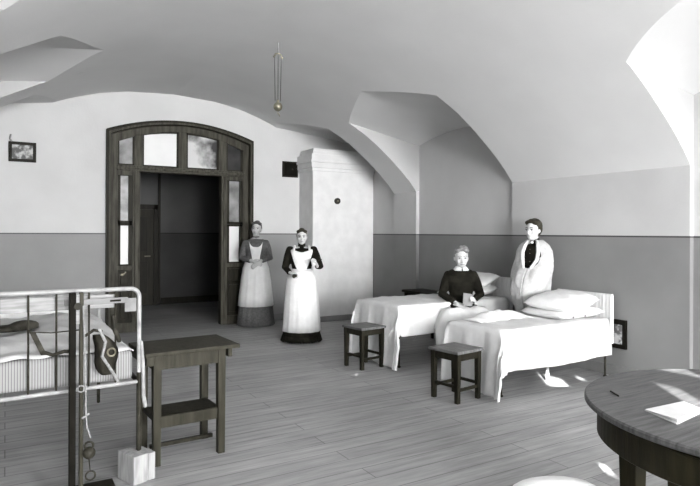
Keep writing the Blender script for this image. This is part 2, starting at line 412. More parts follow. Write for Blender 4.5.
for x0, x1, mu, ml in ((1.42,1.625,'glassg','glassw'), (3.085,3.35,'glassg','glassw')):
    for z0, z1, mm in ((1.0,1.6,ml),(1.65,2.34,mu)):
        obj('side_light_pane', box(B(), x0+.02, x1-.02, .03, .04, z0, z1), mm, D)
        bm = B(); box(bm, x0, x0+.04, 0, .045, z0-.02, z1+.02); box(bm, x1-.05, x1, 0, .045, z0-.02, z1+.02); box(bm, x0, x1, 0, .045, z0-.02, z0+.012); box(bm, x0, x1, 0, .045, z1-.012, z1+.02)
        obj('glazing_bead', bm, 'doordark', D)
    obj('side_light_rail', box(box(box(B(), x0, x1, -.01, .1, 2.34, 2.41), x0, x1, -.01, .1, .93, .99), x0, x1, -.02, .1, 0, .14), 'doorwood', D)
    obj('side_panel', box(B(), x0, x1, .02, .08, .1, .95), 'doordark', D)
    obj('raised_panel', box(box(B(), x0+.04, x1-.04, -.0, .03, .7, .9, .012), x0+.04, x1-.04, -.0, .03, .2, .64, .012), 'doordark', D)

# ---------------------------------------------------------------- tiled stove in the corner
S = thing('masonry_stove', 'tall whitewashed masonry stove with stepped cornice in the far corner', 'stove', (4.38, 8.60, 0))
sx, sy = XR+.055-4.38, YD-8.60-.003
obj('stove_body', box(B(), 0, sx, 0, sy, .0, 2.54), 'stove', S, mods=[BEV])
bm = B()
for z0, z1, o in ((2.52,2.57,.02),(2.57,2.66,.045),(2.66,2.70,.065),(2.70,2.80,.045),(2.80,2.86,.0),(2.86,2.9,-.02)):
    box(bm, -o, sx, -o, sy, z0, z1, .006)
obj('cornice', bm, 'stove', S)
obj('plinth', box(B(), -.03, sx, -.03, sy, 0, .09, .006), 'skirting', S)
bm = B(); disc(bm, (.46,-.012,2.03), .052, (0,1,0), .03); torus(bm, (.46,-.028,2.03), .045, .008, (0,1,0))
v = obj('flue_cap', bm, 'iron', S)
obj('flue_knob', ell(B(), (.46,-.035,2.03), (.014,.014,.014)), 'brass', v)

# ---------------------------------------------------------------- wall pictures and vents
t = thing('framed_picture', 'small dark framed print hanging high on the wall left of the doorway', 'picture', (.195, YD-.004, 2.58))
bm = B(); box(bm, -.165, .165, -.03, 0, -.135, -.095); box(bm, -.165, .165, -.03, 0, .095, .135); box(bm, -.165, -.125, -.03, 0, -.095, .095); box(bm, .125, .165, -.03, 0, -.095, .095)
obj('picture_frame', bm, 'dark', t, mods=[BEV]); obj('print', box(B(), -.125, .125, -.012, -.002, -.095, .095), 'photo', t)
obj('hanging_hook', tube(B(), [(-.14,-.03,.22),(-.15,-.03,.17),(-.13,-.02,.135)], .012), 'whiteiron', t)
t = thing('wall_vent', 'small square black vent cover on the wall between doorway and stove', 'vent', (4.2, YD-.004, 2.575))
bm = B(); box(bm, -.145, .145, -.02, 0, -.135, .135, .004); obj('vent_plate', bm, 'dark', t)
bm = B(); box(bm, -.115, .115, -.03, -.018, -.105, .105, .004); obj('vent_door', bm, 'black', t)
obj('vent_knob', ell(B(), (.03,-.04,0), (.014,.014,.014)), 'iron', t)
t = thing('wall_plaque', 'small dark framed plate low on the wall beside the nearer bed', 'plaque', (XR-.003, 3.78, .45))
bm = B(); box(bm, -.03, 0, -.09, .09, -.15, .15, .005); obj('plaque_frame', bm, 'black', t)
obj('plate', box(B(), -.036, -.028, -.05, .05, -.1, .1), 'photo', t)

# ---------------------------------------------------------------- hanging lamp pulley
t = thing('lamp_pulley', 'counterweight ball and pulley hanging on cords from the vault', 'lamp fitting', (2.584, 5.93, 0))
obj('ceiling_hook', tube(B(), [(0,0,3.60),(0,0,3.47)], .006), 'whiteiron', t)
obj('pulley_yoke', tube(B(), [(-.05,0,3.43),(-.03,0,3.465),(0,0,3.475),(.03,0,3.465),(.05,0,3.43)], .009), 'brass', t)
for x in (-.042, 0.0, .038): obj('cord', tube(B(), [(x,0,3.45),(x*.8,0,2.95)], .0035, 6), 'iron', t)
bm = B(); ell(bm, (0,0,2.885), (.05,.05,.052)); tube(bm, [(0,0,2.93),(0,0,2.955)], [.02,.012]); obj('counterweight', bm, 'brass', t, True)
obj('hook', tube(B(), [(0,0,2.84),(0,0,2.815),(.018,0,2.80),(.022,0,2.785)], .007), 'brass', t)

# ---------------------------------------------------------------- stools
def stool(name, label, loc, rz):
    t = thing('wooden_stool', label, 'stool', loc, rz, 'square wooden stools at the feet of the beds')
    h, w = .46, .33
    bm = B(); box(bm, -w/2-.012, w/2+.012, -w/2-.012, w/2+.012, h-.026, h, .006); obj('seat', bm, 'stooltop', t)
    for i in (-1,1):
        for j in (-1,1): obj('leg', leg(B(), i*(w/2-.026), j*(w/2-.026), 0, h-.026, .036, .046), 'stool', t)
    bm = B()
    for s in (-1,1):
        box(bm, -w/2+.04, w/2-.04, s*(w/2-.02)-.01, s*(w/2-.02)+.01, h-.09, h-.026); box(bm, s*(w/2-.02)-.01, s*(w/2-.02)+.01, -w/2+.04, w/2-.04, h-.09, h-.026)
    obj('apron', bm, 'stool', t)
    for s in (-1,1):
        obj('stretcher', box(B(), -w/2+.04, w/2-.04, s*(w/2-.026)-.01, s*(w/2-.026)+.01, .10, .125), 'stool', t)
        obj('stretcher', box(B(), s*(w/2-.026)-.01, s*(w/2-.026)+.01, -w/2+.04, w/2-.04, .13, .155), 'stool', t)
    return t
stool('s1', 'square wooden stool at the foot of the nearer bed, in front of its hanging sheet', (3.53, 4.055, 0), radians(8))
stool('s2', 'square wooden stool at the foot of the farther bed, near the white-aproned nurse', (3.46, 5.52, 0), radians(7))

# ---------------------------------------------------------------- the two white beds
def pillow(w, d, h, seed=0, sag=.0):
    rnd = random.Random(seed); bm = B(); n, m = 22, 16
    top = []; bot = []
    for i in range(n+1):
        ra, rb = [], []
        for j in range(m+1):
            u = -1+2*i/n; v = -1+2*j/m
            k = (max(0,(1-abs(u)**3))*max(0,(1-abs(v)**3)))**.45
            pinch = 1-.07*(abs(u*v))**2 - .04*(1-abs(u*v))*(abs(u)**6+abs(v)**6)
            x = u*w/2*pinch; y = v*d/2*pinch
            wr = .008*sin(u*9+seed)*sin(v*7+seed*2)*k
            z = h/2*k
            ra.append(bm.verts.new((x,y,z+wr+.004))); rb.append(bm.verts.new((x,y,-z*.8-.004+wr*.4)))
        top.append(ra); bot.append(rb)
    for g in (top, bot):
        for i in range(n):
            for j in range(m): bm.faces.new((g[i][j],g[i+1][j],g[i+1][j+1],g[i][j+1]))
    for i in range(n):
        bm.faces.new((top[i][0],top[i+1][0],bot[i+1][0],bot[i][0])); bm.faces.new((top[i][m],top[i+1][m],bot[i+1][m],bot[i][m]))
    for j in range(m):
        bm.faces.new((top[0][j],top[0][j+1],bot[0][j+1],bot[0][j])); bm.faces.new((top[n][j],top[n][j+1],bot[n][j+1],bot[n][j]))
    return bm
def drape(L, W, H, foot, near, far, seed, head=.0, bulge=.02, scallop=.012, skew=0.0):
    """sheet over a mattress: x 0 (foot) .. L (head), y 0 (near) .. W (far), top at H; hangs foot / near / far"""
    bm = B(); st = .022
    us = []; u = -foot
    while u < 0: us.append(u); u += st
    k = int(L/.05); us += [L*i/k for i in range(k+1)]
    vs = []; v = -near
    while v < 0: vs.append(v); v += st
    k = int(W/.05); vs += [W*i/k for i in range(k+1)]
    v = W+st
    while v <= W+far: vs.append(v); v += st
    g = []
    for u in us:
        r = []
        for v in vs:
            dx = max(0,-u); dy = max(0,-v); dz = max(0, v-W)
            x = max(0,min(u,L)); y = max(0,min(v,W)); side = max(dy, dz)
            hang = max(dx, side)
            if dx > 0 and side > 0: hang = max(dx, side) + .12*min(dx, side)
            f1 = .014*sin(v*17+seed)+.012*sin(v*41+seed*3)+.006*sin(v*83)
            f2 = .010*sin(u*6+seed)+.007*sin(u*17+seed*2)+.004*sin(u*43)
            amt = min(1, hang/.25)
            z = H - hang
            rr = .03
            if hang > 0 and hang < .05: z = H - hang*hang/.05*.55*1.0 - hang*.45*(hang/.05)
            ox = oy = 0
            if dx > 0:
                w_ = dx/hang
                ox = -(min(dx,.03)*.7 + .05*min(1,dx/foot) + (f1*amt + bulge*.6*amt)*w_)
                if side > 0: ox -= .05*side/.3*min(1,dx/.2)
            if dy > 0: oy = -(min(dy,.03)*.7 + .03*min(1,dy/.3) + f2*amt + bulge*amt*.5) - (.06*min(dx,dy)/.3 if dx > 0 else 0)
            if dz > 0: oy = (min(dz,.03)*.7 + .03 + f2*amt*.6)
            if hang == 0: z += .006*sin(u*11+seed)*sin(v*9) + .004*sin(u*31+v*13)
            else: z += scallop*sin(u*5+seed)*amt if dx == 0 else scallop*sin(v*9+seed)*amt
            z = max(z, .018)
            r.append(bm.verts.new((x+ox+skew*max(0,-0), y+oy, z)))
        g.append(r)
    for a, b in zip(g, g[1:]):
        for j in range(len(a)-1): bm.faces.new((a[j], b[j], b[j+1], a[j+1]))
    return bm
def bed(label, grp, x0, y0, L, W, H, hbz, midleg=False):
    t = thing('iron_bed', label, 'bed', (x0, y0, 0), 0, grp)
    for x, y in ((.03,.03),(.03,W-.03),(L-.03,.03),(L-.03,W-.03)):
        o = obj('leg', tube(B(), [(x,y,.01),(x,y,H-.16)], .011), 'iron', t)
        obj('foot_cap', ell(B(), (x,y,.014), (.02,.02,.013)), 'iron', o)
    if midleg: obj('centre_leg', tube(B(), [(L*.56,.22,.012),(L*.56,.22,H-.2)], .018), 'whiteiron', t)
    bm = B(); box(bm, 0, L, .01, .04, H-.2, H-.16); box(bm, 0, L, W-.04, W-.01, H-.2, H-.16); box(bm, 0, .03, .01, W-.01, H-.2, H-.16); box(bm, L-.03, L, .01, W-.01, H-.2, H-.16)
    obj('frame', bm, 'iron', t)
    bm = B(); box(bm, .01, L-.01, .015, W-.015, H-.16, H-.012, .03); obj('mattress', bm, 'ticking', t, True)
    # padded headboard with fine pleats
    bm = B(); n = 60; rings = []
    for i in range(n+1):
        y = -.015+(W+.03)*i/n; d = .002*sin(i*1.7)+.001*sin(i*.9)
        rings.append([(L+.004-d,y,H-.25),(L+.004-d,y,hbz-.02),(L+.014,y,hbz),(L+.036,y,hbz),(L+.045,y,hbz-.02),(L+.045,y,H-.25)])
    ringloft(bm, rings); obj('headboard', bm, 'pleat', t)
    return t
BG = 'white iron beds against the right wall'
t = bed('near white iron bed, headboard to the right-hand wall, standing before the shawled woman', BG, 3.86, 3.82, 1.55, .66, .60, .865, True)
SOL = ('SOLIDIFY', dict(thickness=.006, offset=1)); SUB = ('SUBSURF', dict(levels=1, render_levels=1))
o = obj('bed_sheet', drape(1.50, .66, .612, .60, .37, .12, 1.3), 'white', None, True, [SOL])
o.location = (3.86, 3.82, 0); tag(o, 'white sheet over the near bed, hanging to the floor at its foot', 'bed sheet')
t = bed('far white iron bed beyond the boy, headboard to the right-hand wall', BG, 3.72, 5.22, 1.69, .80, .68, .94)
obj('spring_hook', torus(B(), (.2,.05,.36), .075, .005, (0,1,0), a0=-pi/2, a1=pi/2*.8), 'whiteiron', t)
o = obj('bed_sheet', drape(1.64, .80, .69, .675, .32, .2, 4.1), 'white', None, True, [SOL])
o.location = (3.72, 5.22, 0); tag(o, 'white sheet over the far bed behind the boy, hanging low at its foot', 'bed sheet')
def put_pillow(loc, rot, dim, seed, label, m='white2', buttons=0):
    o = obj('pillow', pillow(*dim, seed), m, None, True); o.location = loc; o.rotation_euler = rot; tag(o, label, 'pillow', 'pillows on the white beds')
    for k in range(buttons):
        obj('tie_button', ell(B(), (-.16+.17*k, -dim[1]/2+.012, -.012), (.012,.008,.013)), 'bookgrey', o)
    return o
put_pillow((5.07,4.15,.675), (0,radians(-2),radians(-3)), (.66,.62,.12), 1, 'lower of the two white pillows on the near bed, with dark buttons', buttons=2)
put_pillow((5.04,4.13,.785), (radians(2),radians(-6),radians(5)), (.62,.56,.16), 2, 'plump upper white pillow on top of the pile on the near bed')
put_pillow((5.08,5.62,.765), (0,radians(-8),radians(4)), (.56,.62,.15), 3, 'lower white pillow against the headboard of the far bed, behind the boy')
put_pillow((5.16,5.60,.875), (0,radians(-22),radians(-3)), (.46,.60,.12), 4, 'tilted upper white pillow against the headboard of the far bed')
# crumpled blanket edge around the boy
bm = B(); rings = []
n, mm = 40, 14
g = []
for i in range(n+1):
    r = []
    for j in range(mm+1):
        u = i/n; v = j/mm
        x = -.36+.74*u; y = -.13+.26*v
        z = .022+.06*(sin(pi*v)**.8)*(sin(pi*u)**.5)*(1+.35*sin(u*19+v*4)+.25*sin(u*37))
        r.append(bm.verts.new((x,y+.02*sin(u*23),z)))
    g.append(r)
for a, b in zip(g, g[1:]):
    for j in range(mm): bm.faces.new((a[j],b[j],b[j+1],a[j+1]))
o = obj('folded_blanket', bm, 'white2', None, True, [SOL]); o.location = (4.35, 4.37, .598); o.rotation_euler = (0,0,radians(3)); tag(o, 'rumpled white blanket fold on the near bed, in front of the boy', 'blanket')

# dark bedside table in the niche
t = thing('bedside_table', 'small dark bedside table against the wall beyond the far bed', 'table', (5.36, 6.80, 0))
obj('table_top', box(B(), -.19, .19, -.38, .38, .60, .635, .005), 'dark', t)
obj('apron', box(B(), -.165, .165, -.33, .33, .50, .60), 'black', t)
for i in (-1,1):
    for j in (-1,1): obj('leg', leg(B(), i*.15, j*.31, 0, .60, .03, .045), 'black', t)

# ---------------------------------------------------------------- left: side table, blocks
t = thing('side_table', 'weathered wooden side table with a low shelf, beside the traction bed', 'table', (1.04, 4.005, 0), radians(3))
tw, td, th = .215, .165, .735
bm = B(); box(bm, -.30, .33, -.225, .225, th-.026, th, .005); obj('table_top', bm, 'side', t)
for i in (-1,1):
    for j in (-1,1): obj('leg', leg(B(), i*tw, j*td, 0, th-.026, .045, .052), 'side', t)
bm = B(); box(bm, -tw, tw, -td-.02, -td+.01, th-.12, th-.026); box(bm, -tw, tw, td-.01, td+.02, th-.12, th-.026); box(bm, -tw-.022, -tw+.01, -td, td, th-.12, th-.026); box(bm, tw-.01, tw+.022, -td, td, th-.12, th-.026); obj('apron', bm, 'side', t)
obj('batten', box(B(), -.29, -.24, -.215, .2, th-.085, th-.026, .004), 'side', t)
obj('batten', box(B(), .255, .285, -.2, .2, th-.085, th-.026, .004), 'side', t)
obj('low_shelf', box(B(), -tw-.01, tw+.01, -.11, .13, .27, .30, .004), 'stool', t)
obj('shelf_rail', box(B(), -tw, tw, -td-.01, -td+.012, .235, .31, .003), 'side', t)
obj('stretcher', box(B(), -tw, tw, -.02, .01, .06, .085, .003), 'stool', t)

# ---------------------------------------------------------------- left: iron traction bed
BX0, BX1, BY0, BY1 = -.24, .70, 3.69, 5.46
t = thing('traction_bed', 'white iron bed end with upright bars, its near leg raised on a block', 'bed', ((BX0+BX1)/2, BY0, 0))
lx0, lx1, ly1 = BX0-(BX0+BX1)/2, BX1-(BX0+BX1)/2, BY1-BY0
bm = B(); n = 8
pts = [(lx0,0,.2),(lx0,0,1.10)]+[(lx0+.05-.05*cos(a),0,1.105+.05*sin(a)) for a in [pi/2*k/n for k in range(1,n+1)]]
pts += [(lx1-.05+.05*sin(a),0,1.105+.05*cos(a)) for a in [pi/2*k/n for k in range(0,n+1)]]+[(lx1,0,.62)]
obj('end_rail', tube(bm, pts, .013, 12), 'whiteiron', t, True)
for x, y in ((lx0,ly1),(lx1-.0,ly1)): obj('leg', tube(B(), [(x,y,.02),(x,y,.6)], .014), 'iron', t)
obj('leg', tube(B(), [(lx1,0,.182),(lx1,0,.64)], .015), 'iron', t)
obj('leg', tube(B(), [(lx0,0,.02),(lx0,0,.6)], .015), 'iron', t)
obj('bottom_rail', tube(B(), [(lx0,0,.575),(lx1,0,.59)], .012), 'whiteiron', t)
for k, x in enumerate((-.40,-.26,-.12,.02,.105,.19,.335)): obj('bar', tube(B(), [(x,.0,.585),(x,.0,1.15)], .0055, 8), 'iron', t)
obj('side_rail', tube(B(), [(lx1,0,.58),(lx1,ly1,.58)], .014), 'iron', t)
obj('side_rail', tube(B(), [(lx0,0,.58),(lx0,ly1,.58)], .014), 'iron', t)
bm = B(); tube(bm, [(lx0,ly1,.5),(lx0,ly1,.9),(lx0+.06,ly1,.95),(lx1-.06,ly1,.95),(lx1,ly1,.9),(lx1,ly1,.5)], .012)
obj('end_rail', bm, 'whiteiron', t, True)
for x in (-.27,-.1,.08,.25): obj('bar', tube(B(), [(x,ly1,.5),(x,ly1,.94)], .0055, 8), 'iron', t)
cx = (BX0+BX1)/2
for x in (.585,): obj('bed_stay', tube(B(), [(lx1-.1,ly1+.02,.02),(lx1-.1,ly1+.02,.57)], .01), 'iron', t)
obj('splint_board', box(B(), -.46, .335, .018, .04, 1.045, 1.125, .003), 'board', t)
bm = B(); box(bm, .06, .40, -.03, -.012, 1.075, 1.108, .003); a = obj('slotted_slide', bm, 'card', t)
obj('slot', box(B(), .30, .36, -.034, -.028, 1.086, 1.097), 'black', a)
obj('name_card', box(B(), .385, .45, -.018, -.012, 1.02, 1.10), 'card', t)
bm = B(); tube(bm, [(lx1+.012,-.01,.83),(lx1+.02,-.015,.7),(lx1+.024,-.015,.5),(lx1+.035,-.015,.44)], [.009,.012,.012,.011]); obj('white_strap', bm, 'whiteiron', t)
bm = B(); box(bm, -.47, lx1-.03, .025, ly1-.05, .60, .775, .03); 
o = obj('mattress', bm, 'ticking', None, True); o.location = (cx, BY0, 0); tag(o, 'striped ticking mattress on the iron bed at the left', 'mattress')
# sheet with rising mound
bm = B(); nu, nv = 30, 44; g = []
def bump_(x, y):
    return .10*math.exp(-((x-.12)**2/.05+(y-1.0)**2/.30)) + .05*math.exp(-((x+.2)**2/.03+(y-.45)**2/.05)) + .03*math.exp(-((x-.1)**2/.02+(y-.5)**2/.03))
for i in range(nu+1):
    r = []
    for j in range(nv+1):
        x = -.46+(lx1+.435)*i/nu; y = .04+(ly1-.1)*j/nv
        e = min(1, (lx1-.02-x)/.06, (y)/.07)
        z = .785+bump_(x,y)+.006*sin(x*31+y*9)+.005*sin(y*27)
        if e < 1: z -= .03*(1-max(0,e))
        r.append(bm.verts.new((x,y,z)))
    g.append(r)
for a, b in zip(g, g[1:]):
    for j in range(nv): bm.faces.new((a[j],b[j],b[j+1],a[j+1]))
o = obj('bed_sheet', bm, 'linenshade', None, True, [SOL]); o.location = (cx, BY0, 0); tag(o, 'rumpled white sheet spread over the striped mattress at the left', 'bed sheet')
# white draw sheet hung at far end, wedge shaped
bm = B(); g = []
for i in range(25):
    r = []
    for j in range(13):
        u = i/24; v = j/12
        w = .60 + (.70)*0 ; xr = .30+.085*(1-v)
        x = -.44+(xr+.44)*u; z = .74+(.21)*v
        r.append(bm.verts.new((x, -.03+.015*sin(u*26)*(1-.5*v), z)))
    g.append(r)
for a, b in zip(g, g[1:]):
    for j in range(12): bm.faces.new((a[j],b[j],b[j+1],a[j+1]))
o = obj('hanging_cloth', bm, 'white2', None, True, [SOL]); o.location = (cx-.02, BY1-.03, 0); tag(o, 'white cloth hanging over the far end of the iron bed', 'cloth')
bm = B(); ell(bm, (-.03,0,-.008), (.17,.08,.024)); ell(bm, (.05,.02,.005), (.09,.06,.034)); ell(bm, (-.2,0,-.012), (.16,.06,.020))
o = obj('dark_bundle', bm, 'leather', None, True, [('REMESH', dict(mode='VOXEL', voxel_size=.012)), ('SMOOTH', dict(iterations=4))]); o.location = (.06, 4.42, .868); tag(o, 'dark bundled cloth lying on the white sheet of the iron bed', 'cloth')
# blocks under the raised leg
o = obj('wooden_block', box(B(), -.047, .047, -.09, .09, 0, .168, .005), 'block'); o.location = (.665, 3.689, 0); o.rotation_euler = (0,0,radians(21)); tag(o, 'pale wooden block under the iron bed leg, left one of the pair', 'block', 'wooden blocks under the bed leg')
o = obj('wooden_block', box(B(), -.024, .024, -.09, .09, 0, .163, .005), 'block'); o.location = (.7335, 3.7153, 0); o.rotation_euler = (0,0,radians(21)); tag(o, 'narrower pale wooden block, right one of the pair under the bed leg', 'block', 'wooden blocks under the bed leg')
# traction post in front of the bed end
t = thing('traction_post', 'dark upright wooden post with pulley slot before the iron bed', 'post', (.345, 3.60, 0))
obj('upright', box(B(), -.038, -.004, -.03, .02, 0, 1.155, .004), 'black', t)
obj('upright', box(B(), .014, .034, -.03, .02, 0, 1.155, .004), 'side', t)
obj('cross_piece', box(B(), -.006, .014, -.02, .015, .98, 1.145), 'board', t)
obj('base_foot', box(B(), -.2, .2, -.06, .05, 0, .05, .005), 'dark', t)
w = disc(B(), (.004,-.035,1.08), .02, (0,1,0), .012); obj('pulley', w, 'iron', t)
t = thing('cord_weight', 'round iron weight hanging on pale cord beside the dark post', 'weight', (.385, 3.555, 0))
obj('cord', tube(B(), [(-.01,0,1.08),(.0,0,.8),(.004,0,.60),(.006,0,.47),(.012,0,.40),(.03,0,.34)], .0045, 6), 'rope', t)
obj('cord_knot', torus(B(), (-.02,0,.62), .018, .0035, (0,1,0)), 'rope', t)
obj('cord_knot', tube(B(), [(-.012,0,.455),(.02,0,.475)], .006), 'rope', t)
obj('shackle', torus(B(), (.022,0,.295), .022, .006, (0,1,0)), 'iron', t)
bm = B(); ell(bm, (.022,0,.255), (.034,.034,.034)); obj('ball', bm, 'iron', t, True)
obj('ring', torus(B(), (.03,0,.125), .025, .005, (0,1,0)), 'iron', t)
obj('ring_link', tube(B(), [(.022,0,.222),(.028,0,.15)], .003, 6), 'iron', t)
# leather sling
t = thing('leather_sling', 'buckled leather limb sling strapped to the bars of the iron bed', 'sling', (.50, 3.655, 0))
bm = B(); rings = []
for k in range(13):
    a = k/12; z = .90-.24*a; x = -.035+.07*a+.02*sin(a*5); w = .03+.035*sin(pi*a)**.7
    rings.append([(x-w, .0, z),(x-w*.5,-.035*sin(pi*a)-.008,z),(x+w*.5,-.035*sin(pi*a)-.008,z),(x+w,0,z),(x+w*.5,.012,z),(x-w*.5,.012,z)])
ringloft(bm, rings); obj('cuff', bm, 'leather', t, True)
obj('strap', tube(B(), [(-.03,-.02,.93),(.0,-.04,.86),(-.02,-.05,.78),(.05,-.03,.66),(.07,-.02,.62)], .009), 'rope', t)
obj('strap', tube(B(), [(.045,-.01,1.0),(.05,-.02,.93),(.075,-.03,.86)], .013), 'leather', t)
obj('strap', tube(B(), [(-.1,0,.9),(-.06,-.015,.93),(-.02,-.015,.92)], .009), 'leather', t)
obj('buckle', torus(B(), (.03,-.055,.80), .022, .005, (0,1,0)), 'brass', t)
t = thing('leather_strap', 'short slanting dark strap on the white sheet, left of the post', 'strap', (.17, 3.66, 0))
obj('band', hexa(B(), [(.0,-.012,.81),(.03,-.012,.81),(.03,.0,.81),(.0,.0,.81)], [(-.055,-.012,.94),(-.028,-.012,.945),(-.028,.0,.945),(-.055,.0,.94)]), 'leather', t)
obj('band', tube(B(), [(.015,-.006,.825),(.06,-.008,.805),(.12,-.006,.82),(.17,-.006,.815)], .01), 'leather', t)
obj('cord', tube(B(), [(-.06,-.006,.945),(.05,-.006,.93),(.2,-.006,.935)], .004, 6), 'iron', t)

# ---------------------------------------------------------------- right: round table, papers, chair, cushion
TC = (2.82, 1.20)
t = thing('round_table', 'large dark round wooden table at the lower right', 'table', (TC[0], TC[1], 0))
def cyl(r, z0, z1, seg=96):
    bm = B(); rr = []
    for rad, z in ((r-.008,z0),(r,z0+.006),(r,z1-.006),(r-.008,z1)):
        rr.append([(rad*cos(2*pi*k/seg), rad*sin(2*pi*k/seg), z) for k in range(seg)])
    return ringloft(bm, rr)
obj('table_top', cyl(.755, .722, .75), 'table', t)
obj('apron', cyl(.70, .575, .722), 'tabledark', t)
for a in (140, 68, -4, -76, -148):
    x, y = .57*cos(radians(a)), .57*sin(radians(a)); bm = B(); leg(bm, x, y, 0, .575, .06, .085); leg(bm, x, y, .05, .3, .075, .092)
    obj('leg', bm, 'tabledark', t, mods=[BEV])
aa = radians(181)
bm = B()
for k in range(5):
    a0 = radians(176+2*k); a1 = radians(178+2*k)
    hexa(bm, [(.701*cos(a0),.701*sin(a0),.60),(.708*cos(a0),.708*sin(a0),.60),(.708*cos(a1),.708*sin(a1),.60),(.701*cos(a1),.701*sin(a1),.60)],
             [(.701*cos(a0),.701*sin(a0),.70),(.708*cos(a0),.708*sin(a0),.70),(.708*cos(a1),.708*sin(a1),.70),(.701*cos(a1),.701*sin(a1),.70)])
obj('joint_plate', bm, 'tabledark', t)
t = thing('paper_booklet', 'open pale paper booklet lying on the round table', 'booklet', (2.43, 1.37, .751), radians(0))
def page(dz, tip, c, lift):
    bm = B(); g = []
    P = [Vector((-.105,.105,0)), Vector((-.16,-.065,0)), Vector((.10,-.03,0)), Vector((.16,.09,0))]
    for i in range(9):
        r = []
        for j in range(9):
            u, v = i/8, j/8
            p = (P[0]*(1-u)+P[3]*u)*(1-v)+(P[1]*(1-u)+P[2]*u)*v
            r.append(bm.verts.new((p.x*c, p.y*c, dz*.6+.6*lift*sin(pi*(1-u)*.5)*v*1.0)))
        g.append(r)
    for a, b in zip(g, g[1:]):
        for j in range(8): bm.faces.new((a[j],b[j],b[j+1],a[j+1]))
    return bm
obj('back_cover', page(.002, 0, 1, .0), 'paper', t, mods=[('SOLIDIFY', dict(thickness=.002))])
obj('pages', page(.006, 0, .96, .012), 'paper', t, mods=[('SOLIDIFY', dict(thickness=.003))])
obj('front_cover', page(.010, 0, 1, .022), 'paper', t, mods=[('SOLIDIFY', dict(thickness=.002))])
t = thing('pen', 'thin dark pen lying near the edge of the round table', 'pen', (2.44, 1.70, .7555), radians(60))
obj('barrel', tube(B(), [(-.045,0,0),(.03,0,0)], .004, 8), 'black', t); obj('nib', tube(B(), [(.03,0,0),(.05,0,0)], [.003,.001], 8), 'rope', t)

t = thing('dark_chair', 'dark wooden chair with rounded back, cut by the right edge', 'chair', (2.02, .80, 0), radians(6))
bm = B(); rr = []
for z, r in ((.43,.19),(.445,.2),(.46,.2),(.47,.19)): rr.append([(r*cos(2*pi*k/40), r*sin(2*pi*k/40)*.95, z) for k in range(40)])
obj('seat', ringloft(bm, rr), 'tabledark', t)
for i in (-1,1):
    obj('leg', tube(B(), [(.14,i*.13,.44),(.17,i*.15,.01)], [.018,.013]), 'black', t)
    obj('leg', tube(B(), [(-.13,i*.13,.44),(-.2,i*.15,.01)], [.018,.014]), 'black', t)
bm = B(); tube(bm, [(-.13,-.15,.45),(-.15,-.17,.7)]+[(-.165-.01*sin(a), -.17*cos(a), .72+.22*sin(a)) for a in [pi*k/12 for k in range(13)]]+[(-.15,.17,.7),(-.13,.15,.45)], .017, 10)
obj('back_hoop', bm, 'black', t, True)
bm = B(); 
rings = []
for k in range(9):
    a = -.13+.26*k/8; zt = .88-.25*(a/.17)**2*.5
    rings.append([(-.16,a,.55),(-.145,a,.55),(-.155,a,zt),(-.17,a,zt)])
obj('back_panel', ringloft(bm, rings), 'tabledark', t)

t = thing('cushioned_stool', 'low stool with rounded white cover at the bottom edge of the photo', 'stool', (1.92, 1.60, 0), radians(-20))
bm = B(); ell(bm, (0,0,.45), (.19,.12,.042)); obj('seat_cushion', bm, 'white', t, True)
obj('seat', box(B(), -.16,.16,-.09,.09,.385,.425,.01), 'stool', t)
for i in (-1,1):
    for j in (-1,1): obj('leg', leg(B(), i*.13, j*.07, 0, .375, .03, .038), 'stool', t)

# ---------------------------------------------------------------- people
REM = lambda v: [('REMESH', dict(mode='VOXEL', voxel_size=v)), ('SMOOTH', dict(factor=.5, iterations=3))]
TOR = [(.80,.165,.115,.0),(.88,.168,.115,.0),(.96,.140,.098,.0),(1.02,.122,.088,0),(1.10,.140,.102,0),(1.18,.160,.115,-.012),(1.25,.170,.100,-.003),(1.295,.155,.08,.008),(1.325,.10,.065,.012),(1.35,.062,.055,.012)]
def torso_at(z, dz=0):
    z -= dz
    if z <= TOR[0][0]: return TOR[0][1:]
    for a, b in zip(TOR, TOR[1:]):
        if z <= b[0]:
            t = (z-a[0])/(b[0]-a[0]); return tuple(a[k]+(b[k]-a[k])*t for k in (1,2,3))
    return TOR[-1][1:]
def torso(bm, dz=0, s=1.0, add=0.0, top=1.35, seg=28, lean=0):
    rings = []
    for z, rx, ry, cy in TOR:
        if z > top: continue
        rings.append([((rx*s+add)*cos(a), (ry*s+add)*sin(a)+cy, z+dz) for a in [2*pi*k/seg for k in range(seg)]])
    return ringloft(bm, rings)
def hand(bm, w, d, n, side, curl=.5, sc=1.0):
    w, d, n = Vector(w), Vector(d).normalized(), Vector(n).normalized()
    n = (n-d*n.dot(d)).normalized(); s = d.cross(n).normalized()
    R = Matrix((s, d, n)).transposed()
    ell(bm, w+d*.05*sc, (.037*sc,.052*sc,.016*sc), R, 14, 8)
    tube(bm, [w-d*.03*sc, w+d*.015*sc], [.024*sc,.023*sc], 8)
    for k, (o, L) in enumerate(((-.027,.060),(-.009,.072),(.009,.077),(.026,.068))):
        o *= -side
        p = w+d*.088*sc+s*o*sc; pts = [w+d*.05*sc+s*o*.8*sc, p]; dd = d
        for q in range(3):
            ang = curl*(.7+.25*q+.06*k)
            dd = (dd*cos(ang)+n*sin(ang)).normalized(); nn = s.cross(dd)
            n_ = (n*cos(ang)-d*sin(ang))
            p = p+dd*L*sc*(.42,.33,.25)[q]; pts.append(p)
            dd2 = dd
        tube(bm, pts, [.0085*sc,.0088*sc,.008*sc,.0075*sc,.0062*sc], 8)
    b0 = w+d*.02*sc+s*side*.026*sc
    tube(bm, [b0, b0+(d*.45+s*side*.6+n*.3)*.038*sc, b0+(d*1.0+s*side*.55+n*.75)*.055*sc], [.0125*sc,.010*sc,.0075*sc], 8)
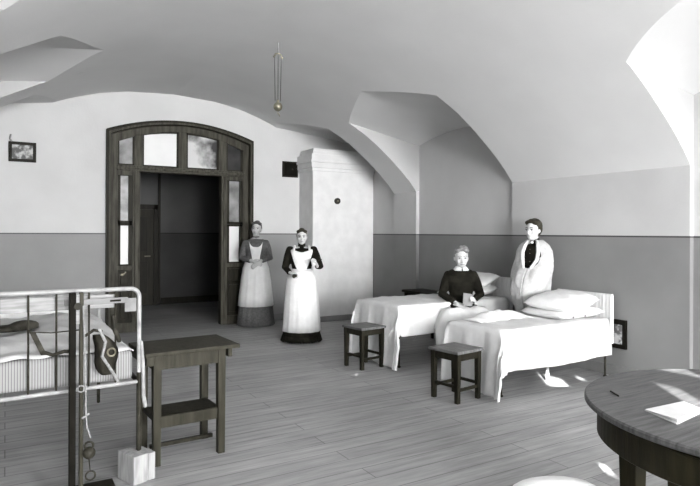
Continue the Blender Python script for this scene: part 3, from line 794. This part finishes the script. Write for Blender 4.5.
def head(bm, H, Rm, sc=1.0, female=True):
    """H = centre of skull, Rm = rotation; face towards local -y"""
    def P(x, y, z): return Vector(H)+Rm @ Vector((x*sc,y*sc,z*sc))
    def E(c, r): ell(bm, P(*c), tuple(k*sc for k in r), Rm, 18, 12)
    E((0,.012,.020),(.072,.090,.083)); E((0,-.012,-.01),(.068,.078,.080)); E((0,-.028,-.045),(.055,.055,.060)); E((0,-.058,-.088),(.023,.020,.018))
    E((0,-.052,.022),(.052,.030,.022))      # brow
    for s in (-1,1):
        E((s*.036,-.058,-.030),(.022,.022,.022)); E((s*.072,.010,-.010),(.008,.017,.028))
    tube(bm, [P(0,-.084,.006), P(0,-.094,-.012), P(0,-.103,-.032)], [.0085*sc,.0095*sc,.0125*sc], 8)
    for s in (-1,1): E((s*.010,-.092,-.036),(.008,.009,.007))
    E((0,-.083,-.058),(.020,.010,.006)); E((0,-.081,-.068),(.018,.011,.007))
def face(root, H, Rm, sc, brow, body):
    def P(x, y, z): return Vector(H)+Rm @ Vector((x*sc,y*sc,z*sc))
    for s in (-1,1):
        e = obj('eye', ell(B(), P(s*.029,-.0755,.000), (.0125*sc,.0085*sc,.0075*sc), Rm, 12, 8), 'eyewhite', root, True)
        obj('iris', ell(B(), P(s*.029,-.0815,.0), (.0066*sc,.0042*sc,.0062*sc), Rm, 10, 6), 'eye', e, True)
        obj('eyelid', tube(B(), [P(s*.014,-.083,.0045),P(s*.029,-.0865,.0095),P(s*.045,-.079,.004)], .0028*sc, 6), 'brow', e)
        obj('eyebrow', tube(B(), [P(s*.012,-.083,.020),P(s*.03,-.084,.0275),P(s*.048,-.073,.020)], [.003*sc,.004*sc,.0025*sc], 6), brow, root)
    obj('mouth', tube(B(), [P(-.020,-.086,-.064),P(0,-.0945,-.0625),P(.020,-.086,-.064)], [.0028*sc,.0038*sc,.0028*sc], 6), 'lip', root)
def hairdo(root, H, Rm, sc, m, bun=None, puff=1.0, short=False):
    def P(x, y, z): return Vector(H)+Rm @ Vector((x*sc,y*sc,z*sc))
    bm = B()
    def E(c, r): ell(bm, P(*c), tuple(k*sc for k in r), Rm, 18, 12)
    E((0,.032,.040),(.076*puff,.086,.078*puff))
    for s in (-1,1): E((s*.058,.032,.010),(.022*puff,.050,.056)); E((s*.042,-.020,.078),(.036,.045,.026*puff))
    E((0,-.020,.090),(.05,.046,.028*puff))
    if not short: E((0,.06,-.03),(.055,.045,.05))
    else: E((0,.05,-.01),(.06,.05,.06))
    if bun: E(bun[0], bun[1])
    obj('hair', bm, m, root, True, REM(.007))
def Rz(a, tilt=0, roll=0): return (Matrix.Rotation(a,3,'Z') @ Matrix.Rotation(tilt,3,'X') @ Matrix.Rotation(roll,3,'Y'))
def skirt_rings(spec, n=96, folds=15, amp=.035, ph=0, a0=0, a1=2*pi, off=0):
    rings = []
    for z, rx, ry, cy in spec:
        t = 1-(z-spec[-1][0])/(spec[0][0]-spec[-1][0]); r = []
        cnt = n if abs(a1-a0-2*pi) < 1e-6 else n+1
        for k in range(cnt):
            a = a0+(a1-a0)*k/n
            f = 1+amp*t*(sin(folds*a+ph)+.5*sin(folds*1.0*a*2+ph*2))*.7
            r.append((((rx)*f+off)*cos(a), (ry*f+off)*sin(a)+cy, z))
        rings.append(r)
    return rings
def bib(z0, wfun, topf, dz=0, off=.016, nx=22, nz=16):
    bm = B(); g = []
    for i in range(nx+1):
        s = -1+2*i/nx; r = []
        for j in range(nz+1):
            t = j/nz; x = s*wfun(t); z = z0+t*(topf(s)-z0)
            rx, ry, cy = torso_at(z, dz); rx += .02; ry += .012
            q = max(.12, 1-(x/rx)**2)
            r.append(bm.verts.new((x, cy-(ry)*sqrt(q)-off, z)))
        g.append(r)
    for a, b in zip(g, g[1:]):
        for j in range(nz): bm.faces.new((a[j],b[j],b[j+1],a[j+1]))
    return bm
def shoes(root, ya=-.05, xs=(-.09,.09), yb=0):
    for s in xs:
        bm = B(); ell(bm, (s,-.07+yb,.035), (.042,.11,.035)); ell(bm, (s,.03+yb,.05), (.036,.05,.05)); obj('shoe', bm, 'shoe', root, True, REM(.009))
def standing_legs(bm):
    for s in (-1,1): tube(bm, [(s*.085,0,.84),(s*.088,-.005,.46),(s*.085,.01,.08)], [.085,.055,.038]); ell(bm, (s*.087,-.05,.04), (.035,.10,.03))
FOLD_SOL = ('SOLIDIFY', dict(thickness=.005, offset=0))

# --- nurse 2: black dress, white apron, cup in hand
p = thing('person', 'woman in a black dress and long white apron, standing before the stove with raised hand', 'person', (3.50, 7.20, 0), radians(-26), None, .965)
Hc = (0,.0,1.485)
bm = B(); torso(bm, 0, .93); tube(bm, [(0,.018,1.30),(0,.008,1.40)], [.052,.048]); head(bm, Hc, Rz(0)); standing_legs(bm)
AR = [(-.165,.01,1.285),(-.235,.03,1.05),(-.165,-.13,.985)]; AL = [(.165,.01,1.285),(.262,.03,1.06),(.215,-.19,1.08)]
for A in (AR, AL): tube(bm, A, [.045,.036,.024], 10)
hand(bm, (-.15,-.155,.985), (.55,-.8,-.12), (.3,.2,-1), 1, .55); hand(bm, (.21,-.205,1.095), (-.2,-.65,.55), (-.9,.1,-.1), -1, .7)
obj('body', bm, 'skin', p, True, REM(.006)); face(p, Hc, Rz(0), 1, 'brow', None)
hairdo(p, Hc, Rz(0), 1, 'hair', ((0,.05,.10),(.045,.04,.03)))
bm = B(); torso(bm, 0, 1, .010, 1.33); 
tube(bm, [(0,.014,1.30),(0,.010,1.375)], [.062,.056])
for A in (AR, AL):
    A = [Vector(q) for q in A]; e = A[1]+(A[2]-A[1])*.86
    tube(bm, [A[0]+Vector((0,0,.012)), A[0].lerp(A[1],.3), A[1], e], [.062,.066,.052,.040], 12)
obj('dress_bodice', bm, 'dress', p, True, REM(.010))
SK = [(1.03,.128,.095,0),(.98,.160,.13,0),(.90,.20,.17,.005),(.75,.215,.19,.01),(.5,.235,.215,.012),(.25,.25,.235,.015),(.02,.268,.255,.015)]
obj('skirt', ringloft(B(), skirt_rings(SK, folds=17, amp=.03)), 'dress', p, True)
bm = B(); ringloft(bm, [[(x,y,z+(.008*sin(40*math.atan2(y,x)) if i else 0)) for x,y,z in r] for i, r in enumerate(skirt_rings([(.10,.272,.26,.015),(.018,.288,.275,.015)], n=120, folds=30, amp=.05))], caps=False)
obj('hem_ruffle', bm, 'dress', p, True, [FOLD_SOL])
AP = [(z,rx,ry,cy) for z,rx,ry,cy in SK if z > .2]+[(.155,.256,.24,.015)]
obj('apron_skirt', ringloft(B(), skirt_rings(AP, n=64, folds=11, amp=.035, ph=1, a0=radians(-90-98), a1=radians(-90+98), off=.012), caps=False, closed=False), 'white2', p, True, [FOLD_SOL])
obj('apron_bib', bib(1.0, lambda t: .045+.108*min(1,t*1.15)**.75, lambda s: 1.268+.05*abs(s)**1.3), 'white2', p, True, [FOLD_SOL])
bm = B()
for s in (-1,1): tube(bm, [(s*.115,-.085,1.275),(s*.105,-.03,1.35),(s*.10,.03,1.355),(s*.08,.09,1.27)], [.016,.017,.017,.016], 8)
obj('apron_strap', bm, 'white2', p, True)
obj('waistband', ringloft(B(), [[(1.0*q[0],q[1],q[2]) for q in r] for r in skirt_rings([(1.035,.142,.108,0),(1.0,.150,.118,0)], amp=0)], caps=False), 'white2', p, True, [FOLD_SOL])
shoes(p)
c = thing('white_cup', 'small white cup with a spoon in the raised hand of the black-dressed nurse', 'cup', (3.50,7.20,0), radians(-26), None, .965)
def around(seg, prof, cx_, cy_): return [[(cx_+r*cos(2*pi*k/seg), cy_+r*sin(2*pi*k/seg), z) for k in range(seg)] for r, z in prof]
obj('cup_body', ringloft(B(), around(24, ((.022,1.095),(.03,1.11),(.036,1.155),(.033,1.155),(.026,1.115)), .165,-.265)), 'white2', c, True)
obj('spoon', tube(B(), [(.18,-.27,1.14),(.275,-.26,1.18)], .005, 6), 'iron', c)
c = thing('dark_cup', 'small dark pot held at hip height by the black-dressed nurse', 'pot', (3.50,7.20,0), radians(-26), None, .965)
bm = B(); ell(bm, (-.095,-.235,.945), (.038,.038,.030)); obj('pot_body', bm, 'leather', c, True); obj('pot_rim', torus(B(), (-.095,-.235,.968), .026, .004, (0,0,1)), 'black', c)

# --- nurse 1: grey dress, clasped hands
p = thing('person', 'woman in a grey dress and white apron with clasped hands, standing beside the doorway', 'person', (3.45, 8.77, 0), radians(-22), None, 1.045)
Hr = Rz(radians(-8),0,radians(4)); Hc = (.008,.0,1.485)
bm = B(); torso(bm, 0, .93); tube(bm, [(0,.018,1.30),(0,.008,1.40)], [.050,.046]); head(bm, Hc, Hr); standing_legs(bm)
AR = [(-.150,.01,1.262),(-.212,-.01,1.04),(-.055,-.165,1.0)]; AL = [(.150,.01,1.262),(.212,-.01,1.04),(.065,-.165,1.0)]
for A in (AR, AL): tube(bm, A, [.046,.040,.025], 10)
hand(bm, (-.045,-.178,.995), (.85,-.25,-.3), (.1,.9,-.2), 1, .45); hand(bm, (.055,-.182,.985), (-.75,-.3,-.55), (-.1,.9,-.2), -1, .35)
obj('body', bm, 'skindark', p, True, REM(.006)); face(p, Hc, Hr, 1, 'brow', None)
hairdo(p, Hc, Hr, 1, 'hairmid', ((0,.04,.105),(.04,.04,.025)))
bm = B(); torso(bm, 0, 1, .010, 1.33); tube(bm, [(0,.014,1.29),(0,.012,1.345)], [.060,.055])
for A in (AR, AL):
    A = [Vector(q) for q in A]; e = A[1]+(A[2]-A[1])*.72
    tube(bm, [A[0], A[0].lerp(A[1],.35), A[1], e], [.056,.062,.052,.044], 12)
obj('dress_bodice', bm, 'dressgrey', p, True, REM(.010))
SK = [(1.03,.125,.095,0),(.97,.155,.13,0),(.88,.185,.165,.005),(.7,.212,.195,.01),(.45,.24,.225,.012),(.2,.265,.25,.015),(.02,.285,.27,.015)]
obj('skirt', ringloft(B(), skirt_rings(SK, folds=19, amp=.03, ph=2)), 'dressgrey', p, True)
AP = [(z,rx,ry,cy) for z,rx,ry,cy in SK if z > .3]+[(.31,.253,.238,.014)]
obj('apron_skirt', ringloft(B(), skirt_rings(AP, n=64, folds=12, amp=.03, ph=1, a0=radians(-90-88), a1=radians(-90+88), off=.012), caps=False, closed=False), 'white2', p, True, [FOLD_SOL])
obj('apron_bib', bib(1.0, lambda t: .05+.055*t, lambda s: 1.205+.085*abs(s)**3), 'white2', p, True, [FOLD_SOL])
obj('waistband', ringloft(B(), skirt_rings([(1.035,.142,.108,0),(1.0,.150,.118,0)], amp=0), caps=False), 'white2', p, True, [FOLD_SOL])
shoes(p)

# --- the boy seated on the edge of the far bed
BOY = (4.67, 5.28, 0); BR = radians(-32)
p = thing('person', 'fair-haired boy in dark jersey and white collar, sitting between the beds with a book', 'person', BOY, BR, None, 1.0)
dz = -.262; Hr = Rz(0, radians(4)); Hc = (0,-.02,1.478+dz-.012); hs = 1.10
def up(q): return (q[0], q[1], q[2]+dz)
bm = B(); torso(bm, dz, .93); tube(bm, [(0,.012,1.30+dz),(0,-.005,1.39+dz)], [.048,.045]); head(bm, Hc, Hr, hs)
AR = [(-.148,.01,1.255+dz),(-.225,-.02,1.03+dz),(-.10,-.20,.955+dz)]; AL = [(.148,.01,1.255+dz),(.225,-.03,1.03+dz),(.11,-.20,.985+dz)]
for A in (AR, AL): tube(bm, A, [.044,.038,.024], 10)
hand(bm, (-.085,-.222,.945+dz), (.55,-.75,-.3), (.3,.1,-1), 1, .4, 1.05); hand(bm, (.125,-.222,.965+dz), (-.25,-.75,.35), (-.9,.2,-.2), -1, .45, .92)
for s in (-1,1):
    tube(bm, [(s*.08,0,.62),(s*.11,-.40,.585),(s*.11,-.43,.45),(s*.105,-.42,.10)], [.085,.062,.052,.036]); ell(bm, (s*.105,-.47,.045), (.036,.10,.03))
obj('body', bm, 'skin', p, True, REM(.006)); face(p, Hc, Hr, hs, 'browlight', None)
hairdo(p, Hc, Hr, hs, 'hairlight', ((.012,-.02,.105),(.055,.05,.032)), 1.02, True)
bm = B(); torso(bm, dz, 1.0, .012, 1.33); tube(bm, [(0,.012,1.30+dz),(0,.008,1.335+dz)], [.06,.052])
for A in (AR, AL):
    A = [Vector(q) for q in A]; e = A[1]+(A[2]-A[1])*.86
    tube(bm, [A[0], A[0].lerp(A[1],.35), A[1], e], [.056,.062,.054,.042], 12)
obj('jersey', bm, 'dress', p, True, REM(.010))
bm = B()
for s in (-1,1):
    g = []
    for i in range(13):
        a = radians(-90)+s*(radians(4)+radians(172)*i/12); r = []
        for j in range(5):
            t = j/4; R0 = .056+.038*t*(1-.25*(i/12)); zz = 1.362+dz-.036*t-.012*t*t
            r.append(bm.verts.new((R0*cos(a)*(1.05), R0*sin(a)*1.0+.004-.012*t, zz)))
        g.append(r)
    for a, b in zip(g, g[1:]):
        for j in range(4): bm.faces.new((a[j],b[j],b[j+1],a[j+1]))
obj('collar', bm, 'white2', p, True, [FOLD_SOL])
bm = B()
for s in (-1,1): tube(bm, [(s*.08,.0,.625),(s*.11,-.40,.595),(s*.11,-.43,.45),(s*.107,-.42,.14)], [.095,.070,.064,.055], 12)
ell(bm, (0,0,.65), (.17,.13,.09)); obj('trousers', bm, 'dress', p, True, REM(.012))
shoes(p, xs=(-.105,.105), yb=-.40)
bm = B(); g = []
for i in range(31):
    r = []
    for j in range(23):
        u = -.36+.72*i/30; v = j/22; y = -.60+.50*v
        th_ = max(math.exp(-((u-.1)/.085)**2), math.exp(-((u+.1)/.085)**2))
        z = .585+.085*max(th_, .75*math.exp(-(u/.28)**4)) + .012*sin(u*31+v*6)+.010*sin(v*15+u*17)
        z -= .30*max(0,(.25-v)/.25)**1.3 + .16*max(0,(abs(u)-.26)/.10)**1.5
        r.append(bm.verts.new((u, y, z)))
    g.append(r)
for a, b in zip(g, g[1:]):
    for j in range(22): bm.faces.new((a[j],b[j],b[j+1],a[j+1]))
o = obj('lap_blanket', bm, 'white', None, True, [SOL]); o.location = BOY; o.rotation_euler = (0,0,BR); tag(o, 'white blanket spread over the lap of the seated boy', 'blanket')
c = thing('small_book', 'small grey book held upright in the boy\'s hands', 'book', BOY, BR)
R_ = Matrix.Rotation(radians(-25), 4, 'X')
bm = B(); box(bm, -.055,.055,-.004,.004,-.075,.075,.001); bmesh.ops.transform(bm, matrix=Matrix.Translation((.03,-.30,.735)) @ Matrix.Rotation(radians(8),4,'Y') @ R_, verts=bm.verts[:]); obj('cover', bm, 'bookgrey', c)
bm = B(); box(bm, -.051,.051,.003,.012,-.071,.071); bmesh.ops.transform(bm, matrix=Matrix.Translation((.03,-.30,.735)) @ Matrix.Rotation(radians(8),4,'Y') @ R_, verts=bm.verts[:]); obj('pages', bm, 'paper', c)

# --- woman wrapped in a shawl between the beds
p = thing('person', 'dark-haired woman wrapped in a pale shawl, standing behind the near bed by the wall', 'person', (5.25, 4.68, 0), radians(-70), None, 1.035)
Hr = Rz(radians(-9), radians(2)); Hc = (-.01,-.015,1.485)
bm = B(); torso(bm, 0, .93); tube(bm, [(0,.018,1.30),(-.004,.0,1.40)], [.052,.048]); head(bm, Hc, Hr, 1.03); standing_legs(bm)
AR = [(-.135,.01,1.262),(-.155,-.02,1.04),(-.05,-.165,.98)]; AL = [(.135,.01,1.262),(.155,-.02,1.04),(.04,-.18,1.0)]
for A in (AR, AL): tube(bm, A, [.045,.038,.025], 10)
hand(bm, (-.04,-.185,.98), (.8,-.25,.1), (.1,.9,0), 1, .5); hand(bm, (.04,-.2,1.0), (-.8,-.2,.1), (0,.9,0), -1, .5)
obj('body', bm, 'skin', p, True, REM(.006)); face(p, Hc, Hr, 1.03, 'brow', None)
hairdo(p, Hc, Hr, 1.03, 'hair', ((0,.075,.06),(.055,.05,.055)), 1.1)
bm = B(); torso(bm, 0, 1, .012, 1.33); tube(bm, [(0,.014,1.30),(0,.010,1.365)], [.062,.054])
for A in (AR, AL): tube(bm, A, [.048,.044,.034], 12)
obj('dress_bodice', bm, 'dress', p, True, REM(.010))
obj('neck_brooch', ell(B(), (-.002,-.062,1.345), (.018,.008,.014)), 'white2', p)
bm = B()
for k in range(5): ell(bm, (.0,-.131+.004*abs(k-2),1.27-.045*k), (.005,.004,.005), None, 8, 6)
obj('buttons', bm, 'brass', p)
SK = [(1.03,.122,.095,0),(.97,.145,.13,0),(.88,.160,.15,.0),(.7,.165,.19,-.02),(.45,.165,.21,-.03),(.02,.17,.22,-.03)]
obj('skirt', ringloft(B(), skirt_rings(SK, folds=16, amp=.04, ph=.4)), 'dress', p, True)
# shawl: wraps from the front opening round the back, open at the chest, closed below the folded arms
def shawl():
    bm = B(); g = []; NA, NZ = 90, 34
    prof = [(1.375,.062,.060,.02),(1.345,.105,.072,.015),(1.31,.152,.090,.008),(1.25,.185,.108,.0),(1.15,.200,.128,-.005),(1.05,.205,.165,-.035),(.97,.200,.205,-.075),(.87,.190,.235,-.10),(.75,.180,.235,-.10),(.62,.17,.20,-.07),(.5,.17,.18,-.05)]
    def at(z):
        for a, b in zip(prof, prof[1:]):
            if z >= b[0]:
                t = (a[0]-z)/(a[0]-b[0]); return [a[k]+(b[k]-a[k])*t for k in (1,2,3)]
        return prof[-1][1:]
    for i in range(NA+1):
        s = i/NA; r = []
        for j in range(NZ+1):
            t = j/NZ
            zt = 1.365-.0*s
            front = abs(s-.5)*2
            zb = .74-.24*(1-min(1,2*min(s,1-s)*1.8))+.03*sin(s*17)
            z = zt+(zb-zt)*t
            gap = radians(50)*max(0, min(1, (z-1.06)/.06))**.6*(1-.30*max(0,(z-1.25)/.12))
            a = radians(-90)-radians(6)*0 + gap*.62 + (2*pi-gap*1.1)*s
            rx, ry, cy = at(z)
            fold = .011*(1-abs(sin(a*3.5+z*8)))**2*-1+.007*sin(a*7-z*16)+.004*sin(a*15+z*6)
            k = min(1, t*2.5)
            r.append(bm.verts.new(((rx+fold*k+.012*s)*cos(a), (ry+fold*k+.012*s)*sin(a)+cy, z)))
        g.append(r)
    for a, b in zip(g, g[1:]):
        for j in range(NZ): bm.faces.new((a[j],b[j],b[j+1],a[j+1]))
    # rolled front edges
    return bm
bm = B()
for sd in (-1, 1):
    pts = []
    for z, w_, y_ in ((1.36,.050,-.048),(1.31,.072,-.088),(1.24,.088,-.118),(1.15,.080,-.137),(1.07,.040,-.205)): pts.append((sd*w_, y_, z))
    tube(bm, pts, [.014,.020,.022,.022,.014], 10)
obj('shawl_edge', bm, 'white2', p, True, REM(.007))
obj('shawl', shawl(), 'shawl', p, True, [('SOLIDIFY', dict(thickness=.01, offset=1))])

# ---------------------------------------------------------------- windows in the wall behind the viewpoint
W1 = (-.7, 1.5); W2 = (2.9, 5.1); WZ = (.85, 2.95)
bm = B()
for x0, x1, z0, z1 in ((-1.6,W1[0],-.1,3.95),(W1[1],W2[0],-.1,3.95),(W2[1],6.1,-.1,3.95),(W1[0],W1[1],-.1,WZ[0]),(W1[0],W1[1],WZ[1],3.95),(W2[0],W2[1],-.1,WZ[0]),(W2[0],W2[1],WZ[1],3.95)):
    box(bm, x0, x1, YB-.4, YB, z0, z1)
struct(obj('wall_front', bm, 'wall_door'))
KX, KZ = .76, .38          # direction in which the low sun travels: (KX, 1, -KZ)
def hole(px, py, pz, w, h): # added clear gap in unseen left window, throwing sun onto (px, py, pz)
    dy = (px-(XL-.16))/KX; y = py-dy; z = pz+KZ*dy; return (y-w/2, y+w/2, z-h/2, z+h/2)
HOLES = [hole(4.76,3.97,0,.32,.15), hole(5.20,4.01,0,.20,.13), hole(2.68,1.50,.75,.13,.13), hole(3.29,2.34,0,.08,.05)]
def glazed(n, loc, rz, x0, x1, Z, holes):
    t = bpy.data.objects.new('window_%d' % n, None); C.objects.link(t); t.location = loc; t.rotation_euler = (0,0,rz); struct(t)
    xs = sorted({x0, x1, *[h for q in holes for h in q[:2]]}); zs = sorted({Z[0], Z[1], *[h for q in holes for h in q[2:]]})
    bm = B(); bc = B()
    for a, b in zip(xs, xs[1:]):
        for c, d in zip(zs, zs[1:]):
            mx, mz = (a+b)/2, (c+d)/2
            if any(q[0] < mx < q[1] and q[2] < mz < q[3] for q in holes): box(bc, a, b, .100, .103, c, d)
            else: box(bm, a, b, .098, .105, c, d)
    obj('frosted_glazing', bm, 'frosted', t)  # frosting holds the sun back everywhere but the added gaps
    if holes: obj('sun_gap_glazing', bc, 'clear', t)
    else: bc.free()
    bm = B()
    box(bm, x0, x0+.05, .06, .13, *Z); box(bm, x1-.05, x1, .06, .13, *Z); box(bm, x0, x1, .06, .13, Z[0], Z[0]+.06); box(bm, x0, x1, .06, .13, Z[1]-.04, Z[1])
    if not holes: box(bm, (x0+x1)/2-.03, (x0+x1)/2+.03, .06, .13, *Z)
    box(bm, x0, x1, .06, .13, 1.60, 1.65)
    obj('window_frame', bm, 'whiteiron', t)
    obj('window_sill', box(B(), x0-.05, x1+.05, -.06, .1, Z[0]-.04, Z[0], .005), 'whiteiron', t)
# the added, unseen left window: local x runs along -y, so its panes are placed with y mirrored
glazed(1, (XL-.06, 0, 0), radians(90), LW[0], LW[1], LW[2:], HOLES)
glazed(2, (0, YB, 0), radians(180), -W1[1], -W1[0], WZ, []); glazed(3, (0, YB, 0), radians(180), -W2[1], -W2[0], WZ, [])
def area(name, loc, sx_, sy_, e, rot=(radians(90),0,0)):
    l = bpy.data.lights.new(name, 'AREA'); l.shape = 'RECTANGLE'; l.size = sx_; l.size_y = sy_; l.energy = e
    o = bpy.data.objects.new(name, l); C.objects.link(o); o.location = loc; o.rotation_euler = rot; return o
area('window_daylight', ((W1[0]+W1[1])/2, YB+.02, 1.9), 2.1, 2.0, 1250)
area('window_daylight', ((W2[0]+W2[1])/2, YB+.02, 1.9), 2.1, 2.0, 1250)
area('window_daylight', (XL+.02, (LW[0]+LW[1])/2, 1.85), 1.7, 1.8, 170, (radians(90), 0, radians(-90)))  # lamp for the added left window, set to brighten the bed feet
s = bpy.data.lights.new('sun', 'SUN'); s.energy = 100; s.angle = .0045
so = bpy.data.objects.new('sun', s); C.objects.link(so); so.rotation_euler = Vector((KX,1,-KZ)).to_track_quat('-Z','Y').to_euler()
w = bpy.data.worlds.new('world'); bpy.context.scene.world = w; w.use_nodes = True
w.node_tree.nodes['Background'].inputs[0].default_value = (.8,.8,.8,1); w.node_tree.nodes['Background'].inputs[1].default_value = 1.0

# ---------------------------------------------------------------- camera
cam = bpy.data.cameras.new('camera'); co = bpy.data.objects.new('camera', cam); C.objects.link(co); bpy.context.scene.camera = co
cam.sensor_width = 36; cam.lens = 580.8*36/700; cam.shift_y = -(243-232.3)/700; cam.clip_start = .05
yaw = .5352; roll = .0037
fwd = Vector((sin(yaw), cos(yaw), 0)); rgt = Vector((cos(yaw), -sin(yaw), 0)); upv = Vector((0,0,1))
r2 = rgt*cos(roll)-upv*sin(roll)*-1; u2 = upv*cos(roll)-rgt*sin(roll)
Rm = Matrix((r2.normalized(), u2.normalized(), -fwd)).transposed()
co.matrix_world = Matrix.Translation((0,0,1.5)) @ Rm.to_4x4()
sc = bpy.context.scene
sc.view_settings.view_transform = 'Standard'; sc.view_settings.look = 'None'; sc.view_settings.gamma = 1; sc.view_settings.exposure = -.55
sc.view_settings.use_curve_mapping = False
